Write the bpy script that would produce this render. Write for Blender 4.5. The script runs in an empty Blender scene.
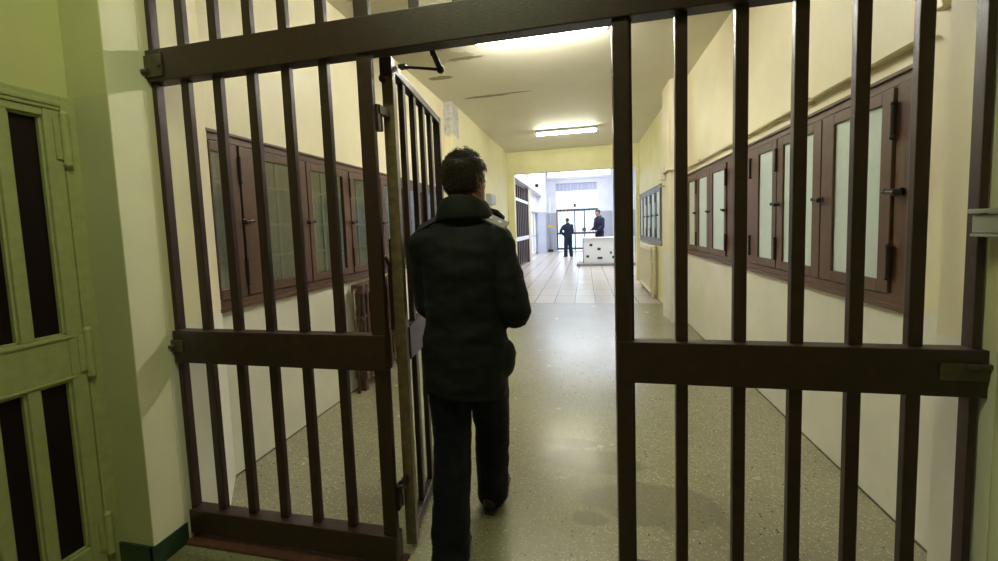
import bpy, bmesh, math, random
from mathutils import Vector, Matrix, noise, Euler
random.seed(7)
PI = math.pi
C = bpy.context.scene.collection
SC = bpy.context.scene

# ------------------------------------------------------------------ camera, world, exposure
cam = bpy.data.cameras.new('camera')
cam.sensor_width = 36.0
cam.lens = 36.0*400.58/998.0
cam.shift_y = -0.02384
cam.clip_start = 0.02
co = bpy.data.objects.new('camera', cam); C.objects.link(co)
def cam_axes(yaw, pitch, roll):
    cy, sy, cp, sp = math.cos(yaw), math.sin(yaw), math.cos(pitch), math.sin(pitch)
    f = Vector((sy*cp, cy*cp, sp)); r = Vector((cy, -sy, 0)); u = r.cross(f)
    cr, sr = math.cos(roll), math.sin(roll)
    return cr*r+sr*u, cr*u-sr*r, f
r_, u_, f_ = cam_axes(-0.211651474, -0.0721041662, -0.035232435)
co.matrix_world = Matrix(((r_.x, u_.x, -f_.x, 0), (r_.y, u_.y, -f_.y, 0), (r_.z, u_.z, -f_.z, 1.45), (0, 0, 0, 1)))
SC.camera = co

w = bpy.data.worlds.new('overcast_sky'); SC.world = w; w.use_nodes = True
wb = w.node_tree.nodes['Background']
wb.inputs[0].default_value = (0.70, 0.80, 1.0, 1); wb.inputs[1].default_value = 4.0

SC.view_settings.view_transform = 'Standard'
SC.view_settings.look = 'None'
SC.view_settings.gamma = 1.0
SC.view_settings.use_curve_mapping = False
SC.view_settings.exposure = 0.0

LAMP_NEAR = 235.0      # emission of the corridor tubes
LAMP_FAR = 75.0
ANTE = 25.0           # the dim greenish lamp of the anteroom behind the gate
def area(name, loc, rot, sx, sy, power, color, portal=False):
    l = bpy.data.lights.new(name, 'AREA'); l.shape = 'RECTANGLE'; l.size = sx; l.size_y = sy
    l.energy = power; l.color = color
    o = bpy.data.objects.new(name, l); C.objects.link(o); o.location = loc; o.rotation_euler = rot
    if portal: l.cycles.is_portal = True
    return o
area('anteroom_lamp_light', (-0.6, 0.55, 3.34), (0, 0, 0), 1.2, 0.12, ANTE, (0.90, 1.0, 0.58))
# unseen fill lights added under the ceiling to brighten the hall
area('hall_fill_light', (0.2, 14.0, 4.85), (0, 0, 0), 4.0, 3.0, 330, (0.84, 0.90, 1.0))
area('hall_fill_light', (0.2, 19.6, 4.85), (0, 0, 0), 4.0, 3.0, 330, (0.80, 0.87, 1.0))
# daylight through the hall's windows (portals guide the sky light)
area('window_portal', (-0.4, 23.45, 1.95), (PI/2, 0, PI), 2.3, 3.8, 1, (1, 1, 1), True)
area('clerestory_portal', (-0.27, 23.45, 4.4), (PI/2, 0, PI), 3.5, 0.34, 1, (1, 1, 1), True)
area('side_window_portal', (-2.5, 19.5, 1.1), (0, -PI/2, 0), 2.1, 3.8, 1, (1, 1, 1), True)

# ------------------------------------------------------------------ materials
def node_mat(name):
    m = bpy.data.materials.new(name); m.use_nodes = True
    nt = m.node_tree; b = nt.nodes['Principled BSDF']
    return m, nt, b
def L(nt, a, b): nt.links.new(a, b)
def N(nt, t, **k):
    n = nt.nodes.new(t)
    for a, v in k.items():
        if a.startswith('i_'): n.inputs[a[2:].replace('_', ' ')].default_value = v
        else: setattr(n, a, v)
    return n
def col4(c): return (c[0], c[1], c[2], 1)
def mixc(nt, fac, a, b):
    n = nt.nodes.new('ShaderNodeMix'); n.data_type = 'RGBA'
    for s, v in ((0, fac), (6, a), (7, b)):
        if isinstance(v, (tuple, list)): n.inputs[s].default_value = col4(v)
        elif isinstance(v, (int, float)): n.inputs[s].default_value = v
        else: L(nt, v, n.inputs[s])
    return n.outputs[2]
def mth(nt, op, a, b=0.0, c=0.0, clamp=False):
    n = nt.nodes.new('ShaderNodeMath'); n.operation = op; n.use_clamp = clamp
    for i, v in enumerate((a, b, c)):
        if i >= len(n.inputs): break
        if isinstance(v, (int, float)): n.inputs[i].default_value = v
        else: L(nt, v, n.inputs[i])
    return n.outputs[0]
def pos(nt): return N(nt, 'ShaderNodeNewGeometry').outputs['Position']
def sep(nt, v):
    s = N(nt, 'ShaderNodeSeparateXYZ'); L(nt, v, s.inputs[0]); return s.outputs
def noise_n(nt, scale, detail=3, rough=0.5, vec=None):
    n = N(nt, 'ShaderNodeTexNoise'); n.inputs['Scale'].default_value = scale
    n.inputs['Detail'].default_value = detail; n.inputs['Roughness'].default_value = rough
    L(nt, vec if vec is not None else pos(nt), n.inputs['Vector'])
    return n.outputs['Fac']
def ramp(nt, v, a, b):
    m = N(nt, 'ShaderNodeMapRange'); m.inputs[1].default_value = a; m.inputs[2].default_value = b
    L(nt, v, m.inputs[0]); return m.outputs[0]
def blob_mask(nt, cx, cy, rx, ry, amt=0.35, scale=7, ax=(0, 1), soft=0.1):
    s = sep(nt, pos(nt))
    dx = mth(nt, 'DIVIDE', mth(nt, 'SUBTRACT', s[ax[0]], cx), rx)
    dy = mth(nt, 'DIVIDE', mth(nt, 'SUBTRACT', s[ax[1]], cy), ry)
    d = mth(nt, 'SQRT', mth(nt, 'ADD', mth(nt, 'MULTIPLY', dx, dx), mth(nt, 'MULTIPLY', dy, dy)))
    d = mth(nt, 'ADD', d, mth(nt, 'MULTIPLY', mth(nt, 'SUBTRACT', noise_n(nt, scale, 5, .6), 0.5), amt*4))
    return ramp(nt, d, 1+soft, 1-soft)
def bump(nt, b, h, strength, dist):
    n = N(nt, 'ShaderNodeBump'); n.inputs['Strength'].default_value = strength; n.inputs['Distance'].default_value = dist
    L(nt, h, n.inputs['Height']); L(nt, n.outputs[0], b.inputs['Normal'])
def paint(name, c, rough=0.5, var=0.06, bscale=60, bstr=0.15, c2=None, z=None, spec=0.4):
    """painted plaster; c2 is a differently painted dado below height z"""
    m, nt, b = node_mat(name)
    n = noise_n(nt, 2.2, 5, .6)
    def vary(c): return mixc(nt, ramp(nt, n, .3, .7), tuple(x*(1-var) for x in c), tuple(min(1, x*(1+var)) for x in c))
    out = vary(c)
    if c2:
        s = sep(nt, pos(nt))
        out = mixc(nt, mth(nt, 'LESS_THAN', s[2], z), out, vary(c2))
    L(nt, out, b.inputs['Base Color'])
    b.inputs['Roughness'].default_value = rough; b.inputs['Specular IOR Level'].default_value = spec
    bump(nt, b, noise_n(nt, bscale, 4, .6), bstr, 0.003)
    return m
def plain(name, c, rough=0.5, metal=0.0, spec=0.5, bscale=0, bstr=0.2, var=0.0):
    m, nt, b = node_mat(name)
    if var:
        n = noise_n(nt, 25, 4, .6)
        L(nt, mixc(nt, ramp(nt, n, .3, .7), tuple(x*(1-var) for x in c), tuple(min(1, x*(1+var)) for x in c)), b.inputs['Base Color'])
    else: b.inputs['Base Color'].default_value = col4(c)
    b.inputs['Roughness'].default_value = rough; b.inputs['Metallic'].default_value = metal
    b.inputs['Specular IOR Level'].default_value = spec
    if bscale: bump(nt, b, noise_n(nt, bscale, 3, .6), bstr, 0.002)
    return m
def emit(name, c, s):
    m = bpy.data.materials.new(name); m.use_nodes = True; nt = m.node_tree
    nt.nodes.remove(nt.nodes['Principled BSDF'])
    e = N(nt, 'ShaderNodeEmission'); e.inputs[0].default_value = col4(c); e.inputs[1].default_value = s
    L(nt, e.outputs[0], nt.nodes['Material Output'].inputs[0]); return m
def thin_glass(name, tint, gloss, rough):
    m = bpy.data.materials.new(name); m.use_nodes = True; nt = m.node_tree
    nt.nodes.remove(nt.nodes['Principled BSDF'])
    t = N(nt, 'ShaderNodeBsdfTransparent'); t.inputs[0].default_value = col4(tint)
    g = N(nt, 'ShaderNodeBsdfGlossy'); g.inputs['Roughness'].default_value = rough
    mx = N(nt, 'ShaderNodeMixShader'); mx.inputs[0].default_value = gloss
    L(nt, t.outputs[0], mx.inputs[1]); L(nt, g.outputs[0], mx.inputs[2])
    L(nt, mx.outputs[0], nt.nodes['Material Output'].inputs[0]); return m

M = {}
M['cream'] = paint('cream_wall_paint', (0.80, 0.73, 0.52), c2=(0.78, 0.755, 0.66), z=1.03)
M['yellow'] = paint('yellow_wall_paint', (0.80, 0.765, 0.46))
M['green'] = paint('green_anteroom_paint', (0.60, 0.60, 0.34), rough=.42, c2=(0.55, 0.555, 0.36), z=2.05)
M['jamb'] = paint('lit_jamb_paint', (0.82, 0.78, 0.58), rough=.42)  # paler than the pier: corridor lamplight on the jamb is put into the colour
M['greenwall'] = paint('green_anteroom_wall_paint', (0.60, 0.585, 0.30), rough=.45)
M['lilac'] = paint('hall_wall_paint', (0.74, 0.74, 0.78), c2=(0.40, 0.41, 0.46), z=2.2)
M['lilacwhite'] = paint('hall_white_paint', (0.78, 0.78, 0.82))
M['doorgreen'] = plain('green_door_paint', (0.42, 0.43, 0.21), .38, bscale=45, bstr=.12, var=.1)
M['baseboard'] = plain('dark_green_baseboard_paint', (0.028, 0.06, 0.035), .35, var=.2, bscale=30)
M['gate'] = plain('brown_gate_paint', (0.029, 0.0105, 0.0088), .42, spec=.55, bscale=160, bstr=.35, var=.25)
M['gateworn'] = plain('worn_gate_paint', (0.07, 0.05, 0.03), .35, bscale=120, bstr=.4, var=.45)
M['stile'] = plain('rubbed_olive_stile_paint', (0.17, 0.125, 0.072), .4, bscale=120, bstr=.4, var=.35)
M['dirt'] = plain('grime_at_the_wall_foot', (0.10, 0.085, 0.06), .8, var=.5, bscale=40)
M['sill'] = plain('red_brown_sill_paint', (0.12, 0.045, 0.03), .5, var=.3, bscale=60)
M['wood'] = plain('brown_window_paint', (0.100, 0.049, 0.031), .42, bscale=40, bstr=.12, var=.12)
M['woodgrey'] = plain('grey_window_paint', (0.085, 0.072, 0.066), .35, bscale=40, bstr=.12, var=.12)
M['iron'] = plain('dark_iron', (0.03, 0.022, 0.02), .4, metal=.4, bscale=90)
M['black'] = plain('black_metal', (0.012, 0.012, 0.012), .4)
M['frost'] = plain('frosted_pane', (0.60, 0.70, 0.66), .3, spec=.5, bscale=120, bstr=.15, var=.04)
M['glass'] = thin_glass('clear_pane', (0.82, 0.86, 0.83), .16, .14)
M['darkglass'] = plain('dark_door_pane', (0.014, 0.006, 0.007), .3, spec=.25, bscale=30, bstr=.05)
M['back'] = plain('dim_grey_green_board', (0.19, 0.215, 0.215), .6, var=.2)
M['muntin'] = plain('pale_grille_paint', (0.27, 0.29, 0.285), .5, var=.1)
M['pipe'] = plain('cream_pipe_paint', (0.62, 0.55, 0.36), .4, var=.08)
M['box'] = plain('grey_plastic', (0.30, 0.30, 0.26), .45)
M['bluegrey'] = plain('blue_grey_plastic', (0.42, 0.45, 0.52), .45)
M['radwhite'] = plain('white_radiator_enamel', (0.74, 0.70, 0.56), .35)
M['radbrown'] = plain('brown_radiator_enamel', (0.11, 0.06, 0.04), .4, var=.2)
M['lampbody'] = plain('lamp_housing', (0.35, 0.35, 0.32), .5)
M['tube'] = emit('lit_tube', (1.0, 0.975, 0.85), LAMP_NEAR)
M['tube2'] = emit('lit_tube_dimmer', (1.0, 0.98, 0.76), LAMP_FAR)
M['desk'] = plain('cream_desk_laminate', (0.80, 0.80, 0.74), .35)
M['deskedge'] = plain('dark_desk_edge', (0.08, 0.08, 0.08), .4)
M['deskbase'] = plain('grey_brown_plinth', (0.22, 0.20, 0.18), .5)
M['hallgate'] = plain('hall_gate_brown', (0.05, 0.028, 0.028), .33, var=.15)
M['hallbar'] = plain('hall_gate_dark_bar', (0.07, 0.06, 0.075), .35)
M['whitebar'] = plain('pale_bar_and_lit_rail', (0.66, 0.66, 0.74), .4)
M['blind'] = plain('lilac_blind', (0.50, 0.52, 0.64), .6)
M['yellowplate'] = plain('yellow_plate', (0.70, 0.45, 0.05), .5)

def terrazzo():
    m, nt, b = node_mat('terrazzo_floor')
    v = N(nt, 'ShaderNodeTexVoronoi'); v.inputs['Scale'].default_value = 105; L(nt, pos(nt), v.inputs['Vector'])
    base = mixc(nt, ramp(nt, noise_n(nt, 1.3, 5, .6), .3, .7), (0.255, 0.245, 0.165), (0.325, 0.31, 0.215))
    cs = sep(nt, v.outputs['Color'])
    base = mixc(nt, mth(nt, 'MULTIPLY', ramp(nt, cs[0], 0, 1), .4), base, (0.21, 0.19, 0.10))
    chip = mth(nt, 'MULTIPLY', mth(nt, 'GREATER_THAN', cs[1], .74), mth(nt, 'LESS_THAN', v.outputs['Distance'], .40))
    base = mixc(nt, mth(nt, 'MULTIPLY', chip, .55), base, (0.62, 0.58, 0.40))
    v2 = N(nt, 'ShaderNodeTexVoronoi'); v2.inputs['Scale'].default_value = 60; L(nt, pos(nt), v2.inputs['Vector'])
    c2 = sep(nt, v2.outputs['Color'])
    dk = mth(nt, 'MULTIPLY', mth(nt, 'GREATER_THAN', c2[0], .965), mth(nt, 'LESS_THAN', v2.outputs['Distance'], .3))
    base = mixc(nt, dk, base, (0.07, 0.06, 0.045))
    rough = mth(nt, 'ADD', .14, mth(nt, 'MULTIPLY', noise_n(nt, 3, 4, .6), .20))
    wet = None
    for cx, cy, rx, ry in ((0.02, 2.42, .30, .12), (0.33, 2.08, .36, .17), (0.0, 1.93, .10, .05), (-0.1, 2.62, .18, .06)):
        k = blob_mask(nt, cx, cy, rx, ry, .3, 7, soft=.09)
        wet = k if wet is None else mth(nt, 'MAXIMUM', wet, k)
    base = mixc(nt, mth(nt, 'MULTIPLY', wet, .62), base, (0.16, 0.145, 0.10))
    L(nt, base, b.inputs['Base Color'])
    L(nt, rough, b.inputs['Roughness'])
    b.inputs['Specular IOR Level'].default_value = .7
    bump(nt, b, noise_n(nt, 9, 4, .6), .06, .004)
    return m
M['terrazzo'] = terrazzo()
def tiles():
    m, nt, b = node_mat('hall_floor_tiles')
    br = N(nt, 'ShaderNodeTexBrick'); br.offset = 0.0
    mp = N(nt, 'ShaderNodeMapping'); mp.inputs['Location'].default_value = (0.20, -6.72, 0)
    L(nt, pos(nt), mp.inputs[0]); L(nt, mp.outputs[0], br.inputs['Vector'])
    br.inputs['Scale'].default_value = 1.0; br.inputs['Brick Width'].default_value = .38; br.inputs['Row Height'].default_value = .80
    br.inputs['Mortar Size'].default_value = .010; br.inputs['Mortar Smooth'].default_value = .1
    br.inputs['Color1'].default_value = (0.50, 0.44, 0.37, 1); br.inputs['Color2'].default_value = (0.53, 0.47, 0.40, 1)
    br.inputs['Mortar'].default_value = (0.20, 0.16, 0.125, 1)
    L(nt, br.outputs['Color'], b.inputs['Base Color'])
    b.inputs['Roughness'].default_value = .24
    return m
M['tiles'] = tiles()
def ceiling_mat():
    m, nt, b = node_mat('ceiling_paint')
    base = mixc(nt, ramp(nt, noise_n(nt, 1.6, 5, .6), .3, .7), (0.68, 0.65, 0.51), (0.75, 0.715, 0.57))
    st = None
    for cx, cy, rx, ry, a in ((-1.80, 4.42, .38, .30, .35), (-1.45, 4.55, .26, .14, .4), (-1.7, 3.35, .28, .2, .4)):
        k = blob_mask(nt, cx, cy, rx, ry, a, 6, soft=.06)
        st = k if st is None else mth(nt, 'MAXIMUM', st, k)
    base = mixc(nt, mth(nt, 'MULTIPLY', st, .6), base, (0.36, 0.32, 0.20))
    cr = None
    for cx, cy, rx, ry in ((-1.40, 6.0, .34, .05), (-1.79, 5.11, .16, .06), (-1.3, 4.62, .2, .04), (-1.02, 5.97, .28, .025)):
        k = blob_mask(nt, cx, cy, rx, ry, .25, 12, soft=.1)
        cr = k if cr is None else mth(nt, 'MAXIMUM', cr, k)
    base = mixc(nt, mth(nt, 'MULTIPLY', cr, .85), base, (0.20, 0.17, 0.09))
    L(nt, base, b.inputs['Base Color']); b.inputs['Roughness'].default_value = .6
    bump(nt, b, noise_n(nt, 18, 4, .6), .2, .006)
    return m
M['ceil'] = ceiling_mat()
def pier_mat():
    m, nt, b = node_mat('yellow_wall_with_bare_plaster')
    base = mixc(nt, ramp(nt, noise_n(nt, 2.2, 5, .6), .3, .7), (0.77, 0.725, 0.46), (0.82, 0.78, 0.51))
    k = mth(nt, 'MULTIPLY', ramp(nt, mth(nt, 'ADD', sep(nt, pos(nt))[2], mth(nt, 'MULTIPLY', noise_n(nt, 9, 4, .6), .25)), 3.02, 3.06),
            mth(nt, 'LESS_THAN', mth(nt, 'ADD', sep(nt, pos(nt))[1], mth(nt, 'MULTIPLY', noise_n(nt, 6, 3), .2)), 6.5))
    gr = mixc(nt, ramp(nt, noise_n(nt, 16, 5, .7), .4, .65), (0.62, 0.60, 0.56), (0.40, 0.38, 0.36))
    L(nt, mixc(nt, k, base, gr), b.inputs['Base Color']); b.inputs['Roughness'].default_value = .6
    return m
M['pier'] = pier_mat()
def ante_floor():
    m, nt, b = node_mat('anteroom_floor')
    v = N(nt, 'ShaderNodeTexVoronoi'); v.inputs['Scale'].default_value = 60; L(nt, pos(nt), v.inputs['Vector'])
    L(nt, mixc(nt, sep(nt, v.outputs['Color'])[0], (0.16, 0.15, 0.08), (0.27, 0.25, 0.14)), b.inputs['Base Color'])
    b.inputs['Roughness'].default_value = .4
    return m
M['antefloor'] = ante_floor()

# ------------------------------------------------------------------ mesh helpers
def box(bm, x0, x1, y0, y1, z0, z1, bev=0.0, mat=None):
    g = bmesh.ops.create_cube(bm, size=1.0)
    vs = g['verts']
    for v in vs:
        v.co = Vector((x0+(v.co.x+.5)*(x1-x0), y0+(v.co.y+.5)*(y1-y0), z0+(v.co.z+.5)*(z1-z0)))
    if bev > 0:
        es = list({e for v in vs for e in v.link_edges})
        r = bmesh.ops.bevel(bm, geom=es, offset=bev, segments=2, affect='EDGES', profile=.6)
        vs = list({v for f in r['faces'] for v in f.verts} | {v for v in vs if v.is_valid})
    if mat is not None:
        bmesh.ops.transform(bm, matrix=mat, verts=vs)
    return vs
def cyl(bm, a, b, r, n=14, r2=None):
    a, b = Vector(a), Vector(b); d = b-a
    g = bmesh.ops.create_cone(bm, cap_ends=True, segments=n, radius1=r, radius2=r if r2 is None else r2, depth=d.length)
    q = d.to_track_quat('Z', 'Y').to_matrix().to_4x4()
    bmesh.ops.transform(bm, matrix=Matrix.Translation((a+b)/2) @ q, verts=g['verts'])
def ball(bm, c, r, sx=1, sy=1, sz=1, n=16):
    g = bmesh.ops.create_uvsphere(bm, u_segments=n, v_segments=max(6, n*2//3), radius=r)
    bmesh.ops.transform(bm, matrix=Matrix.Translation(c) @ Matrix.Diagonal((sx, sy, sz, 1)), verts=g['verts'])
def prism(bm, pts, z0, z1):
    lo = [bm.verts.new((x, y, z0)) for x, y in pts]; hi = [bm.verts.new((x, y, z1)) for x, y in pts]
    n = len(pts)
    bm.faces.new(lo[::-1]); bm.faces.new(hi)
    for i in range(n): bm.faces.new((lo[i], lo[(i+1) % n], hi[(i+1) % n], hi[i]))
def mesh_obj(name, bm, m, parent=None, smooth=False):
    bmesh.ops.recalc_face_normals(bm, faces=bm.faces)
    me = bpy.data.meshes.new(name); bm.to_mesh(me); bm.free()
    me.materials.append(m)
    if smooth:
        for p in me.polygons: p.use_smooth = True
    o = bpy.data.objects.new(name, me); C.objects.link(o)
    if parent:
        o.parent = parent
        o.matrix_parent_inverse = parent.matrix_basis.inverted()
    return o
def new(): return bmesh.new()
def tag(o, label, cat, group=None):
    o['label'] = label; o['category'] = cat
    if group: o['group'] = group
    return o
def thing(name, label, cat, loc=(0, 0, 0), rz=0, group=None):
    o = bpy.data.objects.new(name, None); C.objects.link(o); o.empty_display_size = .1
    o.location = loc; o.rotation_euler = (0, 0, rz)
    return tag(o, label, cat, group)
def setting(name, loc=(0, 0, 0)):
    o = bpy.data.objects.new(name, None); C.objects.link(o); o.location = loc; o['kind'] = 'structure'; o.empty_display_size = .1
    return o
def part(name, m, parent, boxes, bev=.002, smooth=False):
    bm = new()
    for b in boxes: box(bm, *b, bev=bev)
    return mesh_obj(name, bm, m, parent, smooth)
def struct(name, m, boxes=(), prisms=()):
    bm = new()
    for b in boxes: box(bm, *b)
    for p, z0, z1 in prisms: prism(bm, p, z0, z1)
    o = mesh_obj(name, bm, m); o['kind'] = 'structure'; return o
def local_part(name, m, parent, bm, smooth=False):
    """mesh given in the parent's own coordinates"""
    bmesh.ops.recalc_face_normals(bm, faces=bm.faces)
    me = bpy.data.meshes.new(name); bm.to_mesh(me); bm.free(); me.materials.append(m)
    if smooth:
        for p in me.polygons: p.use_smooth = True
    o = bpy.data.objects.new(name, me); C.objects.link(o); o.parent = parent
    return o

# ------------------------------------------------------------------ the setting
H = 3.42
struct('floor', M['terrazzo'], [(-2.4, 1.7, 1.40, 7.5, -.1, 0)])
struct('floor_hall', M['tiles'], [(-2.9, 3.4, 7.5, 23.9, -.1, 0)])
struct('floor_anteroom', M['antefloor'], [(-2.5, 2.2, -2.6, 1.40, -.1, 0)])
struct('ceiling', M['ceil'], [(-2.4, 1.7, 1.6, 10.8, H, H+.1)])
struct('ceiling_hall', M['lilacwhite'], [(-2.9, 3.4, 10.7, 23.9, 4.9, 5.0)])
struct('ceiling_anteroom', M['greenwall'], [(-2.5, 2.2, -2.6, 1.7, H, H+.1)])
WY0, WY1, WZ0, WZ1 = 1.95, 5.72, 1.03, 2.06       # opening of the left window band
struct('wall_left', M['cream'],
       [(-2.4, -2.1, WY1, 6.06, 0, H), (-2.4, -2.1, 1.90, WY1, 0, WZ0), (-2.4, -2.1, 1.90, WY1, WZ1, H),
        (-2.4, -2.24, 1.90, WY1, WZ0, WZ1)],
       [([(-2.4, 1.45), (-1.884, 1.45), (-1.884, 1.69), (-2.1, 1.94), (-2.4, 1.94)], 0, H)])
struct('wall_left_far', M['pier'], [(-2.4, -1.97, 6.06, 10.75, 0, H)])
struct('wall_right', M['cream'], [(1.41, 1.7, 1.88, 6.1, 0, H)])
struct('baseboard_right_dirt', M['dirt'], [(1.402, 1.411, 1.9, 6.08, 0, .006)])
struct('baseboard_left_dirt', M['dirt'], [(-2.101, -2.092, 1.93, 6.05, 0, .006)])
struct('wall_right_jamb', M['cream'], prisms=[([(1.7, 1.45), (1.196, 1.45), (1.196, 1.66), (1.41, 1.92), (1.7, 1.92)], 0, H)])
# the rounded pier on the right
pp = [(1.5, 6.07), (1.24, 6.07), (1.205, 6.085), (1.19, 6.12), (1.19, 6.62), (1.205, 6.66), (1.24, 6.67), (1.5, 6.67)]
struct('wall_right_pier', M['cream'], prisms=[(pp[::-1], 0, H)])
struct('wall_right_far', M['yellow'], [(1.36, 1.7, 6.66, 10.75, 0, H)])
struct('wall_end', M['yellow'], [(-2.4, -1.80, 10.6, 10.78, 0, H), (1.28, 1.7, 10.6, 10.78, 0, H), (-1.80, 1.28, 10.6, 10.78, 2.86, H)])
struct('wall_hall_front', M['lilacwhite'], [(-2.9, -1.82, 10.78, 10.9, 0, 4.9), (1.30, 3.4, 10.78, 10.9, 0, 4.9), (-1.82, 1.30, 10.78, 10.9, 2.87, 4.9)])
# anteroom
struct('wall_anteroom_left', M['greenwall'], [(-2.5, -2.1, -2.6, 1.315, 2.04, H), (-2.5, -2.13, -2.6, 1.315, 0, 2.05), (-2.5, -2.1, -2.6, -.2, 0, 2.05)])
struct('wall_anteroom_left_pier', M['green'], [(-2.5, -1.89, 1.31, 1.475, 0, H)])
struct('wall_anteroom_left_jamb', M['jamb'], [(-1.892, -1.885, 1.311, 1.475, 0, H)])  # thin face carrying the lamplit colour
struct('wall_anteroom_right_pier', M['green'], [(1.198, 2.2, 1.31, 1.475, 0, H)])
struct('wall_anteroom_right', M['greenwall'], [(2.0, 2.2, -2.6, 1.32, 0, H)])
struct('wall_anteroom_back', M['greenwall'], [(-2.5, 2.2, -2.7, -2.5, 0, H)])
struct('baseboard_left', M['baseboard'], [(-2.105, -1.885, 1.30, 1.312, 0, .10), (-1.895, -1.88, 1.30, 1.46, 0, .10)])
struct('baseboard_right', M['baseboard'], [(1.188, 1.22, 1.30, 1.46, 0, .10)])
struct('trim_1', M['sill'], [(-1.885, -.79, 1.44, 1.56, 0, .012)])
# hall shell
struct('wall_hall_left', M['lilac'], [(-2.7, -2.42, 10.8, 17.3, 0, 4.9), (-2.7, -2.42, 21.4, 23.8, 0, 4.9), (-2.7, -2.42, 17.3, 21.4, 2.16, 4.9)])
struct('wall_hall_left_post', M['pipe'], [(-2.42, -2.22, 16.55, 17.3, 0, 4.9)])
struct('wall_hall_left_pillar', M['lilac'], [(-2.42, -2.0, 21.3, 22.1, 0, 4.9)])
struct('trim_2', M['lilacwhite'], [(-2.42, -2.14, 10.9, 21.3, 3.05, 3.35)])
struct('wall_hall_right', M['lilac'], [(3.2, 3.4, 10.8, 23.9, 0, 4.9)])
struct('wall_hall_right_pillar', M['lilacwhite'], [(1.52, 1.95, 22.2, 22.8, 0, 4.9)])
struct('wall_hall_back', M['lilac'], [(-2.9, -1.56, 23.5, 23.8, 0, 4.2), (.76, 3.4, 23.5, 23.8, 0, 4.2), (-1.56, .76, 23.5, 23.8, 3.85, 4.2),
        (-2.9, -2.04, 23.5, 23.8, 4.2, 4.9), (1.5, 3.4, 23.5, 23.8, 4.2, 4.9), (-2.04, 1.5, 23.5, 23.8, 4.58, 4.9)])
struct('trim_3', M['lilacwhite'], [(-2.4, 1.5, 23.38, 23.5, 4.08, 4.2)])

# ------------------------------------------------------------------ windows
def window(name, side, casements, z0, z1, xw, frame_m, pane_m, hinge_y, latch_y, y0, y1, posts=(), stile=.06, jamb=.05):
    """band of casements on a side wall; side=+1 right wall (faces -x), -1 left wall (faces +x)"""
    s = -side
    root = setting(name, (xw, (y0+y1)/2, z0))
    def X(a, b): return tuple(sorted((xw+s*a, xw+s*b)))
    t = .045
    fr = [(*X(-.03, .008), y0, y1, z0, z0+t), (*X(-.03, .008), y0, y1, z1-t, z1),
          (*X(-.03, .008), y0, y0+jamb, z0+t, z1-t), (*X(-.03, .008), y1-.05, y1, z0+t, z1-t),
          (*X(-.01, .024), y0-.002, y1+.005, z0-.022, z0+.004), (*X(-.01, .022), y0-.002, y1+.005, z1-.004, z1+.014)]
    for a, b in posts: fr.append((*X(-.03, .008), a, b, z0+t, z1-t))
    part('window_frame', frame_m, root, fr, .003)
    zz0, zz1 = z0+t+.006, z1-t-.006
    for a, b, pa, pb in casements:
        c = part('casement', frame_m, root, [(*X(-.010, .019), a, pa, zz0, zz1), (*X(-.010, .019), pb, b, zz0, zz1),
                                             (*X(-.010, .019), pa, pb, zz0, zz0+stile), (*X(-.010, .019), pa, pb, zz1-stile, zz1)], .004)
        part('pane', pane_m, c, [(*X(.001, .006), pa-.004, pb+.004, zz0+stile-.004, zz1-stile+.004)], 0)
    for y in hinge_y:
        for z in (z0+.20, z1-.20):
            bm = new(); cyl(bm, (xw+s*.025, y, z-.07), (xw+s*.025, y, z+.07), .0095); ball(bm, (xw+s*.025, y, z+.075), .012); ball(bm, (xw+s*.025, y, z-.075), .012)
            mesh_obj('hinge', bm, M['iron'], root)
    for y in latch_y:
        z = (z0+z1)/2
        bm = new()
        cyl(bm, (xw+s*.014, y, z), (xw+s*.05, y, z), .010); cyl(bm, (xw+s*.045, y-.03, z-.004), (xw+s*.045, y+.03, z+.004), .010)
        ball(bm, (xw+s*.045, y-.032, z-.004), .015); ball(bm, (xw+s*.045, y+.03, z+.004), .012)
        box(bm, *X(.012, .022), y-.03, y+.03, z-.016, z+.016, bev=.002)
        mesh_obj('latch', bm, M['iron'], root)
    return root
wl = window('window_1', -1, [(1.928, 2.118, 1.936, 2.045), (2.134, 2.737, 2.275, 2.66), (2.749, 3.312, 2.80, 3.22), (3.328, 3.90, 3.39, 3.80),
                        (3.912, 4.49, 3.98, 4.42), (4.506, 5.08, 4.57, 5.0), (5.092, 5.67, 5.16, 5.6)], WZ0, WZ1, -2.1, M['wood'], M['glass'],
       (2.126, 3.32, 4.498), (2.15, 2.743, 3.335, 3.906, 4.51, 5.086), 1.896, WY1, jamb=.03)
bm = new(); box(bm, -2.236, -2.225, WY0, WY1, WZ0, WZ1)
mesh_obj('back_board', bm, M['back'], wl)  # board added in place of the dim room behind the panes
gb = [(-2.215, -2.20, y, y+.022, WZ0+.02, WZ1-.02) for y in (2.05, 2.42, 2.56, 2.95, 3.08, 3.48, 3.62, 4.1, 4.25, 4.7, 5.3)]
gb += [(-2.214, -2.199, WY0+.01, WY1-.01, z, z+.02) for z in (1.30, 1.52, 1.78)]
part('inner_grille', M['muntin'], wl, gb, .002)
window('window_2', 1, [(2.212, 2.772, 2.285, 2.66), (2.782, 3.340, 2.87, 3.255), (3.352, 3.80, 3.42, 3.665), (4.435, 4.972, 4.49, 4.87),
                       (4.984, 5.50, 5.08, 5.42), (5.512, 5.97, 5.60, 5.90)], 1.025, 2.075, 1.41, M['wood'], M['frost'],
       (2.205, 3.346, 3.815, 4.425, 5.506), (2.175, 2.777, 3.33, 4.978, 4.45, 5.52), 2.10, 6.03, posts=((3.82, 4.42), (2.14, 2.205)))
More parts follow.
